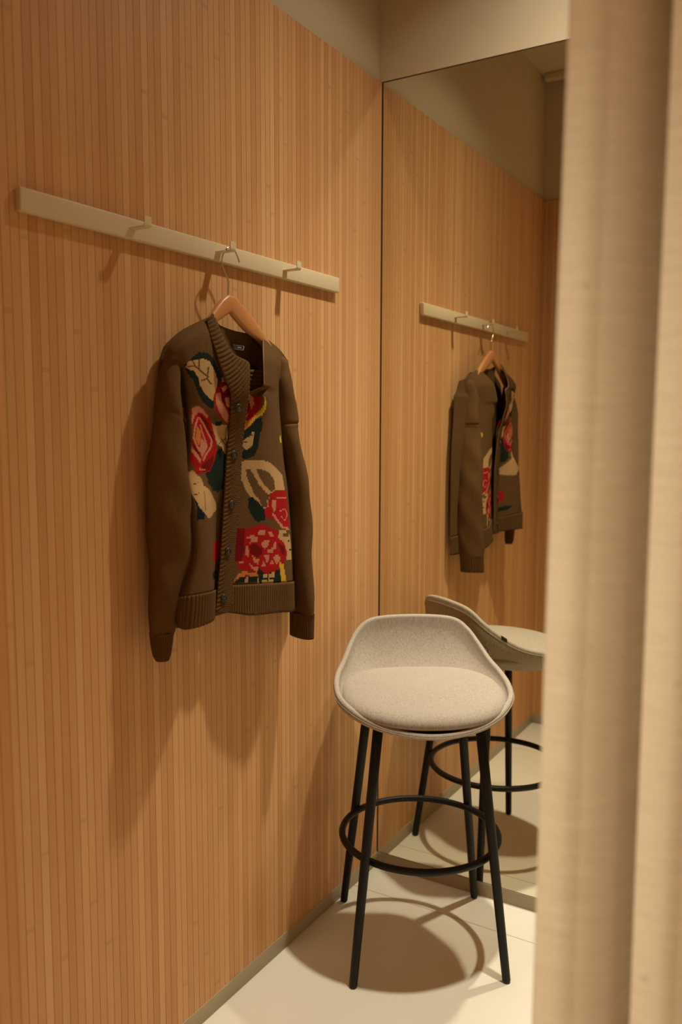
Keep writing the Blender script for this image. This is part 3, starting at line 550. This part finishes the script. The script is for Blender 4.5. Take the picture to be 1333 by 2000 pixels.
def sleeve(name, rows, e, t, seam, cuff_from, cap, nr=150, n=44):
    """rows: (centre, long half axis, short half axis); soft elliptic tube, ends in a ribbed cuff"""
    e = Vector((e[0], e[1], 0)).normalized(); t = Vector((t[0], t[1], 0)).normalized()
    k = len(rows)
    def ring(s, rib=None):
        c = ev([r[0] for r in rows], s); a = pchip([r[1] for r in rows], s); b = pchip([r[2] for r in rows], s)
        out = []
        for j in range(n if rib is None else n*4):
            an = 2*PI*j/(n if rib is None else n*4)
            ca, sa = math.cos(an), math.sin(an)
            p = c + e*(a*math.copysign(abs(ca)**.9, ca)) + t*(b*math.copysign(abs(sa)**.9, sa))
            dn = (e*ca*b + t*sa*a).normalized()
            w = 0
            if rib is not None: w = .0014*math.sin(an*rib)
            else:
                w = .0020*math.sin(p.z*21+an*2)+.0014*math.sin(p.z*47-an*3)
                w *= min(1, max(0, (rows[0][0][2]-p.z)/.08))
                d = p.z-seam(p)
                w -= .0026*math.exp(-(d/.0030)**2)
            out.append(p+dn*w)
        return out
    # main tube
    v, f = [], []
    c0 = Vector(rows[0][0])
    rings = []
    for q in (0, .12, .27, .45, .65, .85):
        rr = ring(0); sc = math.sin(q*PI/2); rings.append([c0 + (p-c0)*sc + Vector((0, 0, cap*math.cos(q*PI/2))) for p in rr])
    smax = cuff_from
    rings += [ring(smax*i/nr) for i in range(nr+1)]
    for r in rings: v += r
    uv = []
    per = sum((rings[-1][j]-rings[-1][j-1]).length for j in range(n))
    for r in rings:
        for j in range(n): uv.append((per*j/n, r[j].z))
    for i in range(len(rings)-1):
        for j in range(n):
            j2 = (j+1) % n; f.append((i*n+j, (i+1)*n+j, (i+1)*n+j2, i*n+j2))
    o = obj(name, v, f, KN['olive'], card, smooth=True, uvs=uv); L(o)
    v, f, uv = [], [], []; N = n*4; m = 14
    for i in range(m+1):
        r = ring(smax+(k-1-smax)*i/m, rib=34)
        cc = sum(r, Vector())/N
        if i == 0: r = [cc+(p-cc)*1.02 for p in r]
        v += r; uv += [(per*j/N, p.z) for j, p in enumerate(r)]
    r = [Vector(p) for p in v[-N:]]; cc = sum(r, Vector())/N
    for sc, dz in ((.93, .001), (.86, .004), (.8, .03)):
        v += [cc+(p-cc)*sc+Vector((0, 0, dz)) for p in r]; uv += [(per*j/N, 0) for j in range(N)]
    for i in range(m+3):
        for j in range(N):
            j2 = (j+1) % N; f.append((i*N+j, (i+1)*N+j, (i+1)*N+j2, i*N+j2))
    f.append(tuple((m+3)*N+j for j in range(N))[::-1])
    c = obj('cuff', v, f, KN['olive'], o, smooth=True, uvs=uv)
    return o
eL, tL = (.6, .8), (.8, -.6)
rowsL = []
for i, (c, h) in enumerate(SLV):
    W_ = [.016, .022, .025, .027, .028, .028, .028, .028, .028, .028, .027, .026, .024, .021, .018, .016, .012][i]
    a = math.sqrt(max(h*h-(.25*W_)**2, 1e-5))/.964
    rowsL.append((c, a, W_))
sl = sleeve('sleeve', rowsL, eL, tL, lambda p: 1.4405 - (p.y+1.03)*.62, 13.6, .026)
sl['label'] = 'sleeve hanging nearest the camera'
rr_ = sleeve('sleeve', SRV, (.94, -.35), (.35, .94), lambda p: 1.405, 15.0, .026)
rr_['label'] = 'sleeve hanging nearest the mirror'
# buttons
for p in BTN:
    v, f = [], []; N = 24
    prof = [(.0, .0012), (.0045, .0012), (.0062, .0028), (.0080, .0028), (.0090, .0016), (.0090, 0.0)]
    for r, h in prof:
        for j in range(N):
            a = 2*PI*j/N; v.append((h, r*math.cos(a), r*math.sin(a)))
    for i in range(len(prof)-1):
        for j in range(N):
            j2 = (j+1) % N; f.append((i*N+j, (i+1)*N+j, (i+1)*N+j2, i*N+j2))
    bo = obj('button', v, f, M_BUTTON, card, smooth=True)
    bo.location = Vector(p)-CL + Vector((.0015, 0, 0)); bo.rotation_euler = (0, 0, math.radians(-12))
    v, f = [], []
    for a in (-1, 1):
        box(v, f, .0012, .0020, a*.0014-.0005, a*.0014+.0005, -.0022, .0022)
    obj('thread', v, f, M_PIPE, bo)
o = tube('buttonhole', [Vector(BHOLE[0]), (Vector(BHOLE[0])+Vector(BHOLE[1]))/2+Vector((.0006, 0, 0)), Vector(BHOLE[1])], .0011, M_PIPE, card, n=8); L(o)
# neck label with a faint woven line of lettering
a, b_, c_, d_ = [Vector(q)+Vector((.006, 0, 0)) for q in LAB]
v = [a, b_, c_, d_]
lab = obj('neck_label', v, [(0, 3, 2, 1)], M_LABEL, card); solid(lab, .0012, 1); L(lab)
def lp(s, t): return a.lerp(b_, s).lerp(d_.lerp(c_, s), t)+Vector((.0014, 0, 0))
v, f = [], []
def stroke(s0, s1, t0, t1):
    i = len(v); v.extend([lp(s0, t0), lp(s1, t0), lp(s1, t1), lp(s0, t1)]); f.append((i, i+3, i+2, i+1))
for s in (.40, .47, .54, .61, .68): stroke(s, s+.045, .36, .62)
stroke(.03, .97, .04, .09); stroke(.03, .97, .91, .96); stroke(.93, .98, .05, .95)
st = obj('stitching', v, f, M_THREAD, lab); solid(st, .0004, 1)
tag(card, 'olive brown knitted cardigan with red roses and pale leaves, hung on the wooden hanger', 'cardigan')

# ------------------------------------------------------------------ bar stool
STO = (.290, -.290, 0)
RZ = math.atan2(-.8268, .5625)        # local +x is the front of the stool
stool = thing('bar_stool', STO, RZ)
# local axes: x = front, y = left of a sitter; viewer's right (S) is +y
rim_half = [(.236, 0, .656), (.217, .090, .662), (.168, .168, .677), (.090, .223, .698), (.020, .236, .715), (-.050, .229, .731), (-.100, .210, .752), (-.150, .188, .786), (-.183, .165, .817), (-.199, .133, .841), (-.204, .085, .851), (-.206, 0, .854)]
loop = rim_half + [(x, -y, z) for x, y, z in rim_half[-2:0:-1]]
nl = len(loop)
def per(P, t):
    n_ = len(P); i = int(t) % n_; s = t-int(t)
    p0, p1, p2, p3 = [Vector(P[(i+q) % n_]) for q in (-1, 0, 1, 2)]
    return .5*((2*p1)+(p2-p0)*s+(2*p0-5*p1+4*p2-p3)*s*s+(3*p1-p0-3*p2+p3)*s**3)
NP = 132
rim = [per(loop, nl*i/NP) for i in range(NP)]
cen = Vector((.012, 0, 0)); ZB = .632; TH = .0155
def prof_pt(p, a, off, zb, n_=2.35):
    """a 0..1 from the rim down to the bottom centre"""
    an = a*PI/2
    cr = max(math.cos(an), 0)**(2/n_); sr = math.sin(an)**(2/n_)
    d = Vector((p.x-cen.x, p.y-cen.y)); r = d.length; d /= r
    rr = (r-off)*cr
    return Vector((cen.x+d.x*rr, cen.y+d.y*rr, p.z-(p.z-zb)*sr))
rings = []
NA = 22
for i in range(NA, -1, -1):                                            # outside, centre to rim
    a = (i/NA); rings.append([prof_pt(p, min(a, .985), 0, ZB) for p in rim])
for k in range(1, 8):                                                  # rounded lip
    th = PI*k/8
    row = []
    for p in rim:
        d = Vector((p.x-cen.x, p.y-cen.y, 0)).normalized()
        row.append(p - d*(TH/2)*(1-math.cos(th)) + Vector((0, 0, TH/2*math.sin(th))))
    rings.append(row)
for i in range(0, NA+1):                                               # inside, rim to centre
    rings.append([prof_pt(p, min(i/NA, .985), TH, ZB+.012, 1.88) for p in rim])
v, f = [], []
for r in rings: v += r
for i in range(len(rings)-1):
    for j in range(NP):
        j2 = (j+1) % NP; f.append((i*NP+j, i*NP+j2, (i+1)*NP+j2, (i+1)*NP+j))
f.append(tuple(range(NP))[::-1]); f.append(tuple((len(rings)-1)*NP+j for j in range(NP)))
shell = obj('seat_shell', v, f, M_UPH, stool, smooth=True)
seam = tube('piping', [prof_pt(p, .02, 0, ZB)+Vector((p.x-cen.x, p.y-cen.y, 0)).normalized()*.0004 for p in rim], .0011, M_UPH, shell, n=8, closed=True)
# cushion
def cush(fi):
    ca, sa = math.cos(fi), math.sin(fi)
    ax = .211 if ca > 0 else .204
    q = 2.2 if ca > 0 else 2.7
    return Vector((.019+ax*math.copysign(abs(ca)**(2/q), ca), .2175*math.copysign(abs(sa)**(2/q), sa)))
v, f = [], []; N = 120
lay = []
prof = [(.0, .7175), (.3, .717), (.55, .715), (.75, .711), (.87, .7065), (.94, .701), (.98, .6935), (1.0, .685), (.995, .6765), (.97, .671), (.90, .665), (.4, .664)]
for s, z in prof:
    row = []
    for j in range(N):
        c = cush(2*PI*j/N); p = Vector((.019, 0)).lerp(c, s)
        row.append(Vector((p.x, p.y, z + .011 - max(0, p.x)*.058 + (.0 if p.x > 0 else -p.x*.02))))
    lay.append(row)
for r in lay: v += r
for i in range(len(lay)-1):
    for j in range(N):
        j2 = (j+1) % N; f.append((i*N+j, (i+1)*N+j, (i+1)*N+j2, i*N+j2))
f.append(tuple(range(N))); f.append(tuple((len(lay)-1)*N+j for j in range(N))[::-1])
cu = obj('seat_cushion', v, f, M_UPH, stool, smooth=True)
m = cu.modifiers.new('subdivision', 'SUBSURF'); m.levels = 1; m.render_levels = 1
# steel frame under the seat, legs, foot ring
v, f = [], []
for sx, sy in ((1, 1), (1, -1), (-1, -1), (-1, 1)):
    a_, b2 = Vector((.195*sx, .195*sy, 0.0)), Vector((.129*sx, .129*sy, .650))
    pts = [a_.lerp(b2, t) for t in (0, .004, .012, .25, .5, .75, 1)]
    tube('leg', pts, [.008, .0100, .0107, .0116, .0124, .0129, .0133], M_BLACK, stool, n=20)
tube('foot_ring', [(.211*math.cos(2*PI*i/72)-.006, .211*math.sin(2*PI*i/72), .302) for i in range(72)], .0092, M_BLACK, stool, n=14, closed=True)
# little sewn fabric tag on the rim
ti = min(range(NP), key=lambda i: (rim[i]-Vector((-.122, .201, .766))).length)
p0 = rim[ti]; tng = (rim[(ti+3) % NP]-rim[ti-3]).normalized()
dn = Vector((p0.x-cen.x, p0.y-cen.y, 0)).normalized()
upd = (Vector((0, 0, 1))*.85+dn*.35).normalized()
def tp(s, t, o=0): return p0 + tng*s + upd*t + dn.cross(tng)*0 + (tng.cross(upd)).normalized()*o
v = [tp(-.0105, -.002), tp(.0105, -.002), tp(.0105, .011), tp(-.0105, .011)]
tg = obj('fabric_tag', v, [(0, 1, 2, 3)], M_LABEL, stool); solid(tg, .0012, 0)
v, f = [], []
for side in (.0009, -.0009):
    def rect(s0, s1, t0, t1, o_=side):
        i = len(v); v.extend([tp(s0, t0, o_), tp(s1, t0, o_), tp(s1, t1, o_), tp(s0, t1, o_)]); f.append((i, i+1, i+2, i+3))
    for k_, (h0, h1) in enumerate(((.0045, .0062), (.0045, .0070), (.0045, .0062), (.0045, .0074), (.0045, .0062), (.0045, .0068))):
        rect(-.0066+k_*.0022, -.0066+k_*.0022+.0015, h0, h1)
pt_ = obj('tag_print', v, f, M_WARM, tg)
tag(stool, 'oatmeal upholstered bar stool with low back and four black legs, in front of mirror', 'bar stool')

# ------------------------------------------------------------------ curtain and its track
cur = thing('curtain', (1.35, -1.50, 0.02)); CC = Vector(cur.location)
pts = []
x0 = 1.004
NX = 520
PER = [.0935, .086, .101, .090, .097, .088, .099, .092]
AMP = [1.0, .85, 1.1, .9, 1.05, .8, 1.0, .95]
def sm(t): t = min(max(t, 0), 1); return t*t*(3-2*t)
def fold(u):
    """plan of the cloth: each pleat has a full front, falls away slowly and returns sharply"""
    k, a = 0, u + .0065
    while k < len(PER)-1 and a > PER[k]: a -= PER[k]; k += 1
    s = a/PER[k]
    front = -.017*AMP[k] - .004*math.sin(PI*min(s/.45, 1))
    y = front + (.060*AMP[k])*max(0, (s-.28)/.66)**1.9*(1 if s < .94 else 1)
    if s > .93: y += (-.017*AMP[min(k+1, 7)] - y)*sm((s-.93)/.07)
    return x0 + u, -1.486 + y
v, f, uv = [], [], []
NZ = 60; Z0, Z1 = .012, H_CEIL-.030
width = .74
prev = None; acc = [0]
for i in range(NX+1):
    p = fold(width*i/NX)
    if prev: acc.append(acc[-1]+math.hypot(p[0]-prev[0], p[1]-prev[1]))
    prev = p
for k in range(NZ+1):
    z = Z0+(Z1-Z0)*k/NZ; hh = z/Z1
    for i in range(NX+1):
        u = width*i/NX
        ph = .22*math.sin(z*1.3+u*5)*(1-hh)
        x, y = fold(u+(.0035*math.sin(z*2.1)+.004*(z-1.3))*min(1, u/.05))
        x -= (.0035*math.sin(z*2.1)+.004*(z-1.3))*min(1, u/.05)
        x -= .010*max(0, 1.75-z)/.92*max(0, 1-u/.06)
        amp = .86+.22*(1-hh)
        v.append((x, -1.486+(y+1.486)*amp + .004*math.sin(z*3+u*20), z)); uv.append((acc[i], z))
w = NX+1
for k in range(NZ):
    for i in range(NX): f.append((k*w+i, k*w+i+1, (k+1)*w+i+1, (k+1)*w+i))
o = obj('curtain_cloth', v, f, M_LINEN, cur, smooth=True, uvs=uv); o.location = -CC; solid(o, .0012, 0)
# turned side hem
hv = [(v[k*w][0]+.002, v[k*w][1], v[k*w][2]) for k in range(NZ+1)]
o = tube('side_hem', hv, .0016, M_LINEN, cur, n=8); o.location = -CC
tag(cur, 'natural linen curtain in soft vertical folds, drawn aside at the booth entrance', 'curtain')
tr = box_obj('curtain_track', .004, X_RIGHT-.002, -1.505, -1.469, H_CEIL-.030, H_CEIL-.0005, M_RAILPAINT, bevel=.004, seg=3)
tag(tr, 'slim cream curtain track fixed to the ceiling, seen at top of the mirror', 'curtain track')
